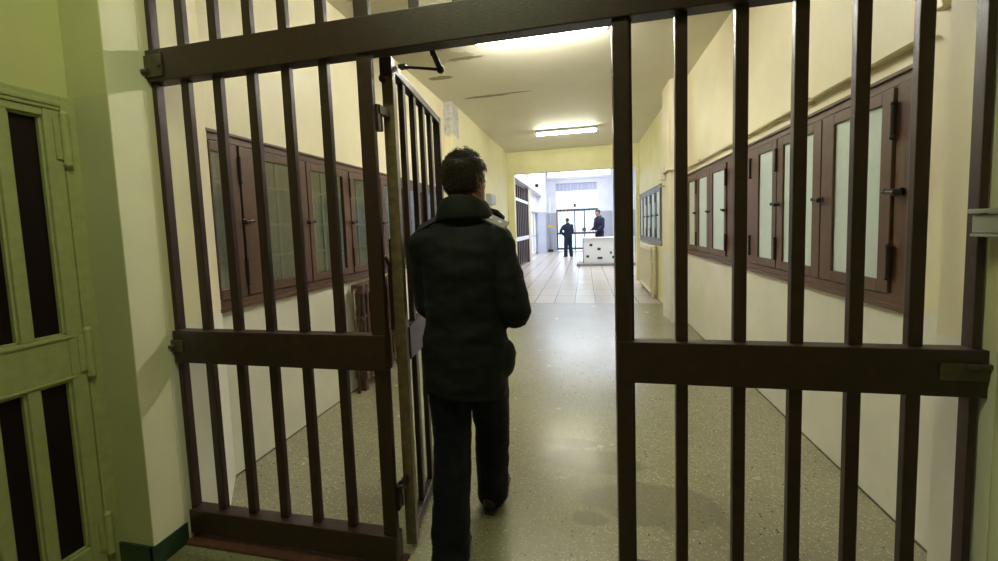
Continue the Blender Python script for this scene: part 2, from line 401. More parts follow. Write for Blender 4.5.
window('window_3', 1, [(7.70, 8.22, 7.78, 8.14), (8.24, 8.78, 8.32, 8.70), (8.80, 9.34, 8.88, 9.26), (9.36, 9.88, 9.44, 9.80), (9.90, 10.40, 9.98, 10.32)],
       1.045, 2.12, 1.36, M['woodgrey'], M['frost'], (8.23, 8.79, 9.35), (7.98, 8.5, 9.07, 9.62), 7.62, 10.46)

# the hall's far window with its grille
wf = setting('window_4', (-.4, 23.55, 0))
part('grille_rail', M['hallbar'], wf, [(-1.56, .76, 23.5, 23.58, 2.25, 2.38), (-1.56, .76, 23.5, 23.58, .93, 1.05), (-1.56, .76, 23.5, 23.58, .04, .16)])
for x in (-1.56, -.56, -.02, .70):
    part('grille_post', M['hallbar'], wf, [(x, x+.07, 23.49, 23.59, .02, 2.38)])
x = -1.36
while x < .7:
    if min(abs(x-p) for p in (-.53, .01)) > .08:
        part('grille_bar', M['whitebar'], wf, [(x, x+.045, 23.52, 23.56, .1, 3.84)], 0)
    x += .205
part('lock_box', M['hallbar'], wf, [(-.58, -.44, 23.45, 23.5, 2.48, 2.68)])
part('lock_plate', M['hallbar'], wf, [(-.1, .1, 23.46, 23.5, 1.08, 1.28)])
part('rolled_blind', M['blind'], wf, [(-1.56, .76, 23.62, 23.66, 3.42, 3.85)], 0)
part('pane', M['glass'], wf, [(-1.56, .76, 23.68, 23.69, .02, 3.85)], 0)
wc = setting('window_5', (-.27, 23.6, 4.2))
part('pane', M['glass'], wc, [(-2.04, 1.5, 23.68, 23.69, 4.2, 4.58)], 0)
part('window_frame', M['whitebar'], wc, [(-2.04, 1.5, 23.64, 23.7, 4.2, 4.23), (-2.04, 1.5, 23.64, 23.7, 4.55, 4.58)])
ws = setting('window_6', (-2.5, 19.4, 0))
part('pane', M['glass'], ws, [(-2.6, -2.59, 17.3, 21.4, 0, 2.16)], 0)
part('window_frame', M['whitebar'], ws, [(-2.62, -2.54, 17.3, 21.4, .92, 1.02), (-2.62, -2.54, 17.3, 21.4, 0, .1), (-2.62, -2.54, 17.3, 17.4, 0, 2.16), (-2.62, -2.54, 19.4, 19.5, 0, 2.16), (-2.62, -2.54, 21.3, 21.4, 0, 2.16)])

# ------------------------------------------------------------------ the green door at the left
d = setting('door_1', (-2.1, 1.0, 0))
DX = -2.085
part('door_frame', M['doorgreen'], d, [(-2.14, -2.07, 1.262, 1.315, 0, 2.045), (-2.14, -2.07, -.2, 1.262, 1.985, 2.045), (-2.12, -2.064, -.2, 1.262, 2.0, 2.022)], .006)
def door_leaf(y0, y1):
    st, mu = .052, .036
    ym = [y0+st]
    inner = y1-y0-2*st
    yy = [y0+st+inner*k/3 for k in range(4)]
    bx = [(-2.115, DX+.01, y0, y0+st, .02, 1.985), (-2.115, DX+.01, y1-st, y1, .02, 1.985),
          (-2.115, DX+.008, y0+st, y1-st, .02, .155), (-2.115, DX+.008, y0+st, y1-st, .885, 1.075), (-2.115, DX+.008, y0+st, y1-st, 1.955, 1.985)]
    for k in (1, 2):
        for a, b in ((.155, .885), (1.075, 1.955)): bx.append((-2.115, DX+.008, yy[k]-mu/2, yy[k]+mu/2, a, b))
    leaf = part('door_leaf', M['doorgreen'], d, bx, .004)
    fill = []
    mould = []
    for k in range(3):
        a = yy[k]+(mu/2 if k else 0); b = yy[k+1]-(mu/2 if k < 2 else 0)
        for z0, z1 in ((.155, .885), (1.075, 1.955)):
            part('pane', M['darkglass'], leaf, [(-2.112, -2.106, a, b, z0, z1)], 0)
            mould += [(-2.106, DX-.004, a, a+.008, z0, z1), (-2.106, DX-.004, b-.008, b, z0, z1), (-2.106, DX-.004, a, b, z0, z0+.008), (-2.106, DX-.004, a, b, z1-.008, z1)]
    mould.append((-2.09, DX+.014, y0+st*.7, y1-st*.7, .892, .900)); mould.append((-2.09, DX+.014, y0+st*.7, y1-st*.7, 1.06, 1.068))
    part('moulding', M['doorgreen'], leaf, mould, .001)
    return leaf
door_leaf(.80, 1.260)
door_leaf(.33, .797)
for z0, z1 in ((1.77, 1.97), (.89, 1.08), (.09, .26)):
    bm = new(); cyl(bm, (-2.062, 1.266, z0), (-2.062, 1.266, z1), .014); ball(bm, (-2.062, 1.266, z1), .015); ball(bm, (-2.062, 1.266, z0), .015)
    box(bm, -2.076, -2.068, 1.235, 1.262, z0+.02, z1-.02)
    mesh_obj('hinge', bm, M['doorgreen'], d)

# ------------------------------------------------------------------ the barred gate (fixed frame)
g = thing('barred_partition', 'fixed dark brown steel bar partition spanning the corridor, with an open gateway in it', 'bars', (-.35, 1.5, 0))
ZT = 3.40
BEAM = (2.148, 2.285); RAIL = (.876, 1.026)
part('top_beam', M['gate'], g, [(-1.885, 1.197, 1.470, 1.535, *BEAM)], .004)
part('mid_rail', M['gate'], g, [(-1.880, -.806, 1.470, 1.528, *RAIL)], .004)
part('mid_rail', M['gate'], g, [(.112, 1.196, 1.470, 1.528, *RAIL)], .004)
part('bottom_rail', M['gate'], g, [(-1.880, -.806, 1.470, 1.535, .038, .153)], .004)
part('bottom_rail', M['gate'], g, [(.112, 1.196, 1.470, 1.535, .038, .153)], .004)
part('post', M['gate'], g, [(-.866, -.804, 1.480, 1.505, 0, ZT)], .003)
part('post', M['gate'], g, [(.106, .160, 1.480, 1.545, 0, ZT), (.155, .172, 1.505, 1.545, 0, ZT)], .003)
part('frame_stile', M['gate'], g, [(-1.886, -1.862, 1.488, 1.525, 0, ZT)], .003)
part('frame_stile', M['gate'], g, [(1.166, 1.188, 1.490, 1.53, 0, ZT)], .003)
for x in (-1.740, -1.570, -1.396, -1.226, -1.050):
    part('bar', M['gate'], g, [(x, x+.040, 1.50, 1.526, .04, ZT)], .003)
for x in (.312, .4985, .672, .842, 1.006):
    part('bar', M['gate'], g, [(x, x+.040, 1.50, 1.526, .04, ZT)], .003)
for x in (-.644, -.47, -.285, -.095):
    part('bar', M['gate'], g, [(x, x+.038, 1.50, 1.526, 2.20, ZT)], .003)
bm = new(); box(bm, 1.07, 1.194, 1.464, 1.471, .93, .985, bev=.003); box(bm, 1.13, 1.202, 1.458, 1.470, .968, .985, bev=.003)
mesh_obj('rail_bracket', bm, M['gateworn'], g)
bm = new(); box(bm, -1.886, -1.79, 1.462, 1.471, 2.165, 2.26, bev=.003); cyl(bm, (-1.865, 1.462, 2.19), (-1.884, 1.45, 2.185), .012); ball(bm, (-1.80, 1.46, 2.21), .008)
mesh_obj('rail_bracket', bm, M['gateworn'], g)
bm = new(); box(bm, -1.888, -1.82, 1.463, 1.471, .93, .985, bev=.003); cyl(bm, (-1.86, 1.462, .955), (-1.884, 1.455, .955), .008)
mesh_obj('rail_bracket', bm, M['gateworn'], g)
for z in (1.93, .33):
    bm = new(); box(bm, -.816, -.796, 1.50, 1.525, z-.075, z+.03, bev=.003); box(bm, -.812, -.79, 1.51, 1.592, z-.005, z+.03, bev=.003); cyl(bm, (-.805, 1.535, z-.07), (-.805, 1.535, z+.03), .011)
    mesh_obj('gate_hinge', bm, M['gate'], g)

# ------------------------------------------------------------------ the open leaf
ANG = math.atan2(.904, -.118)
lf = thing('gate_leaf', 'open barred gate leaf swung into the corridor, left of the walking man', 'gate', (-.796, 1.60, 0), ANG)
def lbox(name, m, boxes, bev=.003):
    bm = new()
    for b in boxes: box(bm, *b, bev=bev)
    return local_part(name, m, lf, bm)
lbox('hinge_stile', M['stile'], [(0, .042, -.022, .026, .022, 2.165)])
lbox('lock_stile', M['gate'], [(.873, .918, -.022, .022, .03, 2.165)])
lbox('top_rail', M['gate'], [(.042, .873, -.02, .02, 2.128, 2.165)])
lbox('mid_rail', M['gate'], [(.042, .873, -.028, .028, .872, 1.02)])
lbox('bottom_rail', M['gate'], [(.042, .873, -.02, .02, .055, .115)])
for u in (.165, .335, .505, .675):
    lbox('bar', M['gate'], [(u, u+.04, -.013, .013, .1, 2.14)])
bm = new(); box(bm, -.012, .03, -.024, .028, 2.10, 2.178, bev=.004); ball(bm, (-.006, .018, 2.09), .017)
local_part('top_pivot', M['gate'], lf, bm)
bm = new(); box(bm, .0, .05, .024, .034, 1.05, 1.42, bev=.003); cyl(bm, (.01, .04, 1.02), (.01, .04, 1.30), .008); cyl(bm, (.01, .04, 1.30), (.0, .055, 1.345), .009)
local_part('bolt', M['gate'], lf, bm)
# closer arm between the beam and the leaf's top
bm = new(); cyl(bm, (-.590, 1.575, 2.20), (-.588, 1.58, 2.15), .005)
ca = thing('closer_arm', 'thin black jointed closer arm hanging under the top beam above the open gateway', 'gate closer', (-.59, 1.56, 2.15))
mesh_obj('pin', bm, M['black'], ca)
bm = new(); cyl(bm, (-.589, 1.575, 2.185), (-.560, 1.60, 2.10), .012); ball(bm, (-.560, 1.60, 2.10), .016)
mesh_obj('cylinder', bm, M['black'], ca)
bm = new(); cyl(bm, (-.560, 1.60, 2.10), (-.765, 1.70, 2.172), .006); box(bm, -.785, -.75, 1.685, 1.72, 2.166, 2.180, bev=.002)
mesh_obj('rod', bm, M['black'], ca)
part('mounting_plate', M['black'], ca, [(-.61, -.57, 1.533, 1.585, 2.19, 2.205)])

# ------------------------------------------------------------------ lamps
def lamp(name, label, x0, x1, y, m, on):
    r = thing(name, label, 'ceiling lamp', ((x0+x1)/2, y, H-.005), 0, None)
    part('housing', M['lampbody'], r, [(x0-.02, x1+.02, y-.055, y+.055, H-.05, H-.001)], .006)
    for xx in (x0-.02, x1-.005):
        part('end_cap', M['lampbody'], r, [(xx, xx+.025, y-.05, y+.05, H-.10, H-.05)], .006)
    bm = new(); cyl(bm, (x0+.005, y, H-.078), (x1-.005, y, H-.078), .026, 18)
    mesh_obj('tube', bm, m, r, True)
    return r
lamp('fluorescent_lamp', 'fluorescent ceiling lamp just behind the top beam of the barred gate, the nearer one', -1.04, .25, 4.11, M['tube'], 1)
lamp('fluorescent_lamp', 'fluorescent ceiling lamp at the far yellow end of the corridor', -.93, .27, 8.45, M['tube2'], 1)

# ------------------------------------------------------------------ pipes, boxes, radiators
bm = new()
PX, PZ = 1.385, 2.165
cyl(bm, (PX, 2.04, PZ), (PX, 6.03, PZ), .014); ball(bm, (PX, 6.03, PZ), .014)
cyl(bm, (PX, 6.03, PZ), (1.17, 6.06, PZ+.005), .014); ball(bm, (1.17, 6.06, PZ+.005), .014); cyl(bm, (1.17, 6.06, PZ+.005), (1.172, 6.40, PZ+.005), .014)
ball(bm, (PX, 2.04, PZ), .014)
pr = thing('conduit_pipe', 'thin cream pipe running along the right wall just above the long brown window', 'pipe', (1.39, 4, 2.16))
mesh_obj('pipe', bm, M['pipe'], pr, True)
for y in (2.9, 4.1, 5.3):
    part('clip', M['pipe'], pr, [(1.366, 1.41, y, y+.025, 2.146, 2.186)])
jb = thing('junction_box', 'small cream junction box on the pier at the end of the pipe', 'box', (1.19, 6.48, 1.98))
part('box_body', M['radwhite'], jb, [(1.13, 1.192, 6.405, 6.56, 2.08, 2.26)], .006)
part('box_bracket', M['pipe'], jb, [(1.12, 1.192, 6.42, 6.56, 1.98, 2.0)], .003)
tb = thing('cable_trunking', 'beige cable trunking at the top right beside the outermost bar', 'trunking', (1.38, 2, 2.25))
bm = new(); prism(bm, [(1.41, 1.99), (1.41, 1.93), (1.2, 1.67), (1.165, 1.68), (1.37, 1.94), (1.37, 1.99)], 2.245, 2.30)
mesh_obj('trunk', bm, M['pipe'], tb)
sb = thing('lock_box', 'pale grey wall box with a ribbed lid on the right edge beside the gate frame', 'box', (1.2, 1.42, 1.4))
part('box_body', M['box'], sb, [(1.122, 1.216, 1.335, 1.455, 1.385, 1.440)], .004)
part('lid', M['box'], sb, [(1.112, 1.216, 1.325, 1.458, 1.442, 1.456)], .003)
part('front_panel', M['bluegrey'], sb, [(1.135, 1.205, 1.3305, 1.335, 1.398, 1.430)], .0015)
part('base_strip', M['box'], sb, [(1.118, 1.216, 1.33, 1.455, 1.375, 1.384)], .002)
wbx = thing('wall_box', 'blue-grey box on the yellow wall just right of the walking man\'s face', 'box', (-1.96, 8.3, 1.95))
part('box_body', M['bluegrey'], wbx, [(-1.972, -1.87, 8.1, 8.55, 1.94, 2.16)], .01)
part('box_lid', M['bluegrey'], wbx, [(-1.869, -1.855, 8.12, 8.53, 1.96, 2.14)], .006)

def radiator(name, label, cat, xw, side, y0, y1, z0, z1, n, m, foot=False):
    s = -side
    r = thing(name, label, cat, (xw+s*.08, (y0+y1)/2, 0))
    pitch = (y1-y0)/n
    for k in range(n):
        y = y0+pitch*(k+.5); bm = new()
        for dx in (.040, .085, .130):
            cyl(bm, (xw+s*dx, y, z0+.04), (xw+s*dx, y, z1-.04), min(.014, pitch*.22), 10)
        a, b = sorted((xw+s*.025, xw+s*.145))
        box(bm, a, b, y-pitch*.46, y+pitch*.46, z0, z0+.09, bev=.018)
        box(bm, a, b, y-pitch*.46, y+pitch*.46, z1-.09, z1, bev=.018)
        for q in (.33, .66):
            zq = z0+(z1-z0)*q; box(bm, a+.012, b-.012, y-pitch*.40, y+pitch*.40, zq-.015, zq+.015, bev=.006)
        mesh_obj('section', bm, m, r, False)
    bm = new(); cyl(bm, (xw+s*.085, y0-.012, z1-.045), (xw+s*.085, y1+.012, z1-.045), .016)
    mesh_obj('connector', bm, m, r); bm = new(); cyl(bm, (xw+s*.085, y0-.012, z0+.045), (xw+s*.085, y1+.012, z0+.045), .016)
    mesh_obj('connector', bm, m, r)
    bm = new(); cyl(bm, (xw+s*.085, y0-.045, -.002), (xw+s*.085, y0-.045, z1-.045), .012); cyl(bm, (xw+s*.085, y0-.045, z1-.045), (xw+s*.085, y0+.01, z1-.045), .012)
    mesh_obj('feed_pipe', bm, m, r, True)
    if foot:
        for y in (y0+pitch*.5, y1-pitch*.5):
            part('foot', m, r, [(*sorted((xw+s*.05, xw+s*.12)), y-.02, y+.02, 0, z0+.01)])
    else:
        for y in (y0+pitch, y1-pitch):
            part('wall_bracket', m, r, [(*sorted((xw-s*.01, xw+s*.05)), y-.012, y+.012, z1-.12, z1-.095)])
radiator('radiator', 'brown column radiator under the left window behind the bars', 'radiator', -2.1, -1, 3.22, 4.02, .10, .985, 12, M['radbrown'], True)
radiator('radiator', 'white column radiator under the far right window', 'radiator', 1.36, 1, 8.05, 9.55, .09, 1.0, 16, M['radwhite'], True)

# ------------------------------------------------------------------ the bright hall beyond
hg = thing('hall_gate', 'dark brown barred gate folded against the left wall of the bright hall', 'gate', (-2.3, 15, 0))
for y in (13.1, 16.42):
    part('gate_post', M['hallgate'], hg, [(-2.36, -2.24, y, y+.10, 0, 2.98)])
part('board_panel', M['hallgate'], hg, [(-2.35, -2.31, 13.2, 16.42, .06, 2.95)])
y = 13.45
while y < 16.3:
    part('gate_bar', M['hallgate'], hg, [(-2.30, -2.25, y, y+.09, .1, 2.92)])
    y += .42
part('gate_rail', M['whitebar'], hg, [(-2.31, -2.23, 13.2, 16.42, 2.36, 2.46)])  # both rails pale: light reflected off dark rails, put into the colour
part('gate_rail', M['whitebar'], hg, [(-2.31, -2.23, 13.2, 16.42, .96, 1.10)])
dc = thing('dome_camera', 'small black camera high on the left beam in the bright hall', 'camera', (-2.14, 18.2, 3.3))
bm = new(); ball(bm, (-2.06, 18.3, 3.30), .085); mesh_obj('lens_dome', bm, M['black'], dc, True)
part('camera_arm', M['black'], dc, [(-2.14, -2.06, 18.27, 18.33, 3.27, 3.33)])
dk = thing('reception_desk', 'white desk block with dark square cut-outs on its front in the bright hall', 'desk', (.7, 14.9, 0))
part('plinth', M['deskbase'], dk, [(-.28, 1.75, 14.25, 15.2, 0, .085)], .005)
part('desk_body', M['desk'], dk, [(-.045, 1.7, 14.6, 15.15, .085, .95)], .006)
part('desk_top', M['desk'], dk, [(-.08, 1.72, 14.55, 15.2, .95, .985)], .006)
part('side_edge', M['deskedge'], dk, [(-.065, -.044, 14.59, 15.16, .085, .95)], .003)
for px, pz, ww, hh in ((.22, .722, .10, .085), (.495, .575, .115, .085), (.10, .318, .095, .085), (.524, .255, .17, .075), (.90, .44, .06, .09), (.98, .28, .08, .08)):
    part('cut_out', M['black'], dk, [(px-ww/2, px+ww/2, 14.592, 14.61, pz-hh/2, pz+hh/2)], .002)
rp = struct('floor_platform', M['deskbase'], [(-.02, 1.7, 15.22, 16.6, 0, .22)])
ps = thing('sign_post', 'thin grey post with a yellow plate on a dark foot left of the far window', 'post', (-1.86, 22.6, 0))
part('foot', M['black'], ps, [(-2.0, -1.72, 22.45, 22.75, 0, .14)], .02)
bm = new(); cyl(bm, (-1.86, 22.6, .12), (-1.86, 22.6, 3.0), .035); mesh_obj('pole', bm, M['lilac'], ps, True)
part('plate', M['yellowplate'], ps, [(-2.0, -1.68, 22.54, 22.56, 1.36, 1.50)], .004)

# ------------------------------------------------------------------ people
def ringpath(bm, pts, n=18, up=Vector((0, 1, 0))):
    """closed loft along pts = [(pos, rx, ry)]; rx across, ry along 'up' projected"""
    P = [Vector(p[0]) for p in pts]; rings = []
    for i, (p, rx, ry) in enumerate(pts):
        p = Vector(p)
        t = (P[min(i+1, len(P)-1)]-P[max(i-1, 0)]).normalized()
        v = up-t*up.dot(t)
        if v.length < .05: v = Vector((1, 0, 0))-t*t.x
        v.normalize(); u = v.cross(t).normalized()
        rings.append([bm.verts.new(p+u*(rx*math.cos(2*PI*k/n))+v*(ry*math.sin(2*PI*k/n))) for k in range(n)])
    for a, b in zip(rings, rings[1:]):
        for k in range(n): bm.faces.new((a[k], a[(k+1) % n], b[(k+1) % n], b[k]))
    bm.faces.new(rings[0][::-1]); bm.faces.new(rings[-1])
def limb(bm, joints, n=14, up=Vector((0, 1, 0))):
    """tapered limb with rounded ends; joints=[(pos,r)], densified so that bends are smooth"""
    J = [(Vector(p), r if isinstance(r, tuple) else (r, r)) for p, r in joints]
    def cr(a, b, c, d, t): return .5*((2*b)+(c-a)*t+(2*a-5*b+4*c-d)*t*t+(-a+3*b-3*c+d)*t**3)
    out = []
    for i in range(len(J)-1):
        p0, p1, p2, p3 = J[max(i-1, 0)], J[i], J[i+1], J[min(i+2, len(J)-1)]
        for k in range(5):
            t = k/5
            out.append((cr(p0[0], p1[0], p2[0], p3[0], t), p1[1][0]+(p2[1][0]-p1[1][0])*t, p1[1][1]+(p2[1][1]-p1[1][1])*t))
    out.append((J[-1][0], *J[-1][1]))
    s, e = out[0], out[-1]
    ds = (out[0][0]-out[1][0]).normalized(); de = (out[-1][0]-out[-2][0]).normalized()
    head = [(s[0]+ds*s[1]*.75, s[1]*.45, s[2]*.45), (s[0]+ds*s[1]*.45, s[1]*.8, s[2]*.8)]
    tail = [(e[0]+de*e[1]*.45, e[1]*.8, e[2]*.8), (e[0]+de*e[1]*.75, e[1]*.45, e[2]*.45)]
    ringpath(bm, head+out+tail, n, up)
def fuse(name, bm, m, parent, voxel, smooth=6, disp=None):
    """union of overlapping closed shapes into one smooth surface"""
    bmesh.ops.recalc_face_normals(bm, faces=bm.faces)
    me = bpy.data.meshes.new(name); bm.to_mesh(me); bm.free()
    t = bpy.data.objects.new('tmp', me); C.objects.link(t)
    r = t.modifiers.new('r', 'REMESH'); r.mode = 'VOXEL'; r.voxel_size = voxel
    s = t.modifiers.new('s', 'SMOOTH'); s.factor = .5; s.iterations = smooth
    dg = bpy.context.evaluated_depsgraph_get(); dg.update()
    out = bpy.data.meshes.new_from_object(t.evaluated_get(dg))
    bpy.data.objects.remove(t); bpy.data.meshes.remove(me)
    if disp:
        ns = [v.normal.copy() for v in out.vertices]
        for v, nn in zip(out.vertices, ns): v.co = v.co+nn*disp(v.co)
    out.name = name; out.materials.clear(); out.materials.append(m)
    for p in out.polygons: p.use_smooth = True
    o = bpy.data.objects.new(name, out); C.objects.link(o); o.parent = parent
    return o
M['skin'] = plain('skin', (0.42, 0.22, 0.14), .5, spec=.35, bscale=200, bstr=.08, var=.06)
M['hair'] = plain('dark_brown_hair', (0.028, 0.0145, 0.009), .42, spec=.5)
M['hairgrey'] = plain('short_dark_hair', (0.02, 0.02, 0.025), .5)
M['coat'] = plain('dark_uniform_jacket_cloth', (0.0072, 0.0088, 0.0108), .72, spec=.25, bscale=350, bstr=.3, var=.12)
M['trousers'] = plain('dark_navy_trouser_cloth', (0.0048, 0.0052, 0.0105), .75, spec=.2, bscale=350, bstr=.25, var=.12)
M['shoe'] = plain('black_shoe_leather', (0.012, 0.011, 0.010), .3)
M['epaulette'] = plain('grey_epaulette_cloth', (0.30, 0.28, 0.33), .7, bscale=250)
M['epmark'] = plain('white_epaulette_mark', (0.75, 0.75, 0.75), .5)
M['suit'] = plain('blue_black_overall_cloth', (0.010, 0.016, 0.034), .7, spec=.25)
M['suit2'] = plain('navy_purple_jacket_cloth', (0.016, 0.016, 0.040), .7, spec=.25)
M['lips'] = plain('lips', (0.30, 0.11, 0.085), .45)
M['eyewhite'] = plain('eye_white', (0.7, 0.68, 0.65), .2)
M['iris'] = plain('eye_iris', (0.03, 0.015, 0.008), .15)

def hand(bm, wrist, direction, palm_n, thumb_side, curl, k=1.0):
    """palm, four unequal curled fingers and a thumb; thumb_side is +1/-1 along palm_n x direction"""
    f = Vector(direction).normalized(); pn = Vector(palm_n); pn = (pn-f*pn.dot(f)).normalized(); sd = pn.cross(f)*thumb_side
    w0 = Vector(wrist)
    ringpath(bm, [(w0-f*.02*k, .022*k, .020*k), (w0+f*.01*k, .027*k, .017*k), (w0+f*.045*k, .039*k, .016*k), (w0+f*.080*k, .042*k, .014*k), (w0+f*.095*k, .038*k, .010*k)], 14, pn)
    for i, (off, ln) in enumerate(((.030, .072), (.010, .080), (-.010, .075), (-.029, .058))):
        p = w0+f*.088*k+sd*off*k; dirn = (f+sd*off*1.2).normalized(); pts = [(p-dirn*.02*k, .0095*k)]
        a = 0
        for seg, fr in enumerate((.45, .32, .23)):
            a += curl*(.8 if seg else .5)
            p = p+(dirn*math.cos(a)+pn*math.sin(a))*ln*fr*k
            pts.append((p.copy(), (.0092-.0011*seg)*k))
        limb(bm, pts, 8, sd)
    p = w0+f*.022*k+sd*.026*k
    pts = [(p, .013*k)]
    for v, ln, r in (((f*.55+sd*.75+pn*.35), .038, .0115), ((f*.85+sd*.30+pn*.45), .032, .010), ((f*.9+pn*.5), .024, .0085)):
        p = p+v.normalized()*ln*k; pts.append((p.copy(), r*k))
    limb(bm, pts, 8, f)

def head_shapes(bm, R, T):
    """a head whose chin is at 0 and crown at .235; R rotates, T places; face towards +y"""
    def X(p): return T+R @ Vector(p)
    prof = [(.000, .030, .026, .062), (.012, .045, .045, .050), (.035, .058, .068, .030), (.065, .066, .082, .014), (.095, .071, .090, .004), (.125, .074, .094, -.002),
            (.155, .075, .096, -.006), (.185, .071, .091, -.009), (.208, .059, .077, -.011), (.225, .040, .052, -.012), (.234, .018, .024, -.012)]
    rings = []
    for z, rx, ry, cy in prof:
        rings.append([bm.verts.new(X((rx*math.cos(2*PI*k/24), cy+ry*math.sin(2*PI*k/24), z))) for k in range(24)])
    for a, b in zip(rings, rings[1:]):
        for k in range(24): bm.faces.new((a[k], a[(k+1) % 24], b[(k+1) % 24], b[k]))
    bm.faces.new(rings[0][::-1]); bm.faces.new(rings[-1])
    limb(bm, [(X((0, .080, .128)), .007), (X((0, .094, .105)), .009), (X((0, .104, .084)), .013)], 10, R @ Vector((1, 0, 0)))
    for s in (-1, 1):
        limb(bm, [(X((s*.009, .092, .078)), .008), (X((s*.014, .090, .080)), .007)], 8)
        limb(bm, [(X((s*.012, .083, .136)), .008), (X((s*.032, .080, .139)), .009), (X((s*.050, .064, .134)), .008)], 8)
        limb(bm, [(X((s*.030, .066, .088)), .018), (X((s*.042, .060, .085)), .018)], 8)
        limb(bm, [(X((s*.072, -.004, .085)), (.006, .010)), (X((s*.080, -.010, .105)), (.006, .014)), (X((s*.084, -.014, .128)), (.006, .016)), (X((s*.080, -.010, .142)), (.005, .010))], 10, R @ Vector((0, 1, 0)))
    limb(bm, [(X((-.024, .080, .052)), .006), (X((0, .090, .0535)), .0085), (X((.024, .080, .052)), .006)], 8)
    limb(bm, [(X((-.020, .078, .043)), .006), (X((0, .086, .042)), .009), (X((.020, .078, .043)), .006)], 8)
    limb(bm, [(X((0, .070, .010)), .018), (X((0, .074, .022)), .018)], 8)

def person(label, loc, rz, P, fine=True):
    root = thing('person', label, 'person', loc, rz)
    sh_l, el_l, wr_l = (Vector(P['arm_l'][k]) for k in range(3)); sh_r, el_r, wr_r = (Vector(P['arm_r'][k]) for k in range(3))
    legs = {-1: P['leg_l'], 1: P['leg_r']}
    tz = P.get('tilt', Vector((0, 0, 0)))
    neck0 = Vector(P['neck']); chin = Vector(P['chin'])
    hip = Vector(P['hip'])
    R = Euler((P.get('nod', 0), 0, P['head_yaw'])).to_matrix()
    # body: one continuous skin surface under the clothes
    bm = new()
    head_shapes(bm, R, chin)
    limb(bm, [(neck0+Vector((0, 0, -.06)), (.062, .058)), (neck0+Vector((0, .005, .03)), (.056, .056)), (chin+R @ Vector((0, -.012, .05)), (.058, .060))], 16)
    T = [(hip+Vector((0, 0, -.10)), .10, .075), (hip, .155, .105), (hip+(neck0-hip)*.25, .140, .095), (hip+(neck0-hip)*.5, .150, .100), (hip+(neck0-hip)*.75, .165, .105), (hip+(neck0-hip)*.88, .150, .085), (neck0+Vector((0, 0, -.02)), .075, .06)]
    ringpath(bm, T, 20)
    for sh, el, wr in ((sh_l, el_l, wr_l), (sh_r, el_r, wr_r)):
        limb(bm, [(sh, .050), ((sh+el)/2, .046), (el, .038), ((el+wr)/2, .034), (wr, .024)], 12)
    for s in (-1, 1):
        hp, kn, an = (Vector(v) for v in legs[s][:3])
        limb(bm, [(hp, .080), ((hp+kn)/2, .068), (kn, .052), (kn+(an-kn)*.4, .048), (an, .036), (an+Vector((0, .03, -.05)), .034)], 14)
    for (wr, el, side, hd, pn) in ((wr_l, el_l, 1, P['hand_l'][0], P['hand_l'][1]), (wr_r, el_r, -1, P['hand_r'][0], P['hand_r'][1])):
        hand(bm, wr, hd, pn, side, P.get('curl', .55))
    fuse('body', bm, M['skin'], root, .0045 if fine else .008, 3 if fine else 2)
    for s in (-1, 1):
        bm = new(); ball(bm, chin+R @ Vector((s*.030, .0705, .116)), .0135, n=14)
        e = local_part('eye', M['eyewhite'], root, bm, True)
        bm = new(); ball(bm, chin+R @ Vector((s*.030, .0792, .116)), .0062, n=12); local_part('iris', M['iris'], e, bm, True)
    # trousers
    def wr_t(co): return noise.noise(Vector((co.x*9, co.y*9, co.z*16)))*.006+noise.noise(Vector((co.x*22, co.y*22, co.z*40)))*.0025
    bm = new()
    ringpath(bm, [(hip+Vector((0, 0, -.12)), .10, .09), (hip+Vector((0, 0, -.06)), .165, .125), (hip+Vector((0, 0, .02)), .178, .128), (hip+Vector((0, 0, .14)), .165, .115)], 24)
    for s in (-1, 1):
        hp, kn, an = (Vector(v) for v in legs[s][:3])
        a = P.get('leg_w', 1.0)
        limb(bm, [(hp, .100*a), ((hp+kn)/2, .094*a), (kn, .083*a), (kn+(an-kn)*.5, .080*a), (an+(kn-an)*.02, .076*a), (an+(an-kn).normalized()*.045, .080*a)], 18)
    fuse('trousers', bm, P['trouser_m'], root, .008 if fine else .014, 5, wr_t)
    # shoes
    for s in (-1, 1):
        an = Vector(legs[s][2]); toe = Vector(legs[s][3])
        f = (toe-an); fl = Vector((f.x, f.y, 0)).normalized(); pitch = legs[s][4] if len(legs[s]) > 4 else 0
        Rr = Matrix.Rotation(math.atan2(-fl.x, fl.y), 3, 'Z') @ Matrix.Rotation(pitch, 3, 'X')
        def Q(p): return an+Rr @ Vector(p)
        bm = new()
        ringpath(bm, [(Q((0, -.085, -.055)), .020, .022), (Q((0, -.07, -.052)), .034, .040), (Q((0, -.02, -.045)), .039, .048), (Q((0, .05, -.055)), .043, .040), (Q((0, .12, -.066)), .049, .030), (Q((0, .165, -.070)), .043, .025), (Q((0, .195, -.073)), .026, .018)], 18, Rr @ Vector((0, 0, 1)))
        limb(bm, [(Q((0, -.02, -.03)), .042), (Q((0, -.022, .035)), .045)], 14)
        sh = fuse('shoe', bm, M['shoe'], root, .006 if fine else .01, 3)
        bm = new()
        ringpath(bm, [(Q((0, -.09, -.088)), .022, .008), (Q((0, -.07, -.088)), .038, .010), (Q((0, 0, -.088)), .038, .010), (Q((0, .11, -.088)), .051, .010), (Q((0, .17, -.088)), .045, .010), (Q((0, .2, -.087)), .024, .008)], 16, Rr @ Vector((0, 0, 1)))
        local_part('sole', M['shoe'], sh, bm)
    # jacket
    def wr_c(co):
        return (noise.noise(Vector((co.x*7, co.y*7, co.z*13+3)))*.010+noise.noise(Vector((co.x*18+5, co.y*18, co.z*30)))*.0042)*P.get('wr', 1)
    bm = new()
    up = neck0-hip
    def A(t): return hip+up*t
    k = P.get('coat_w', 1.0)
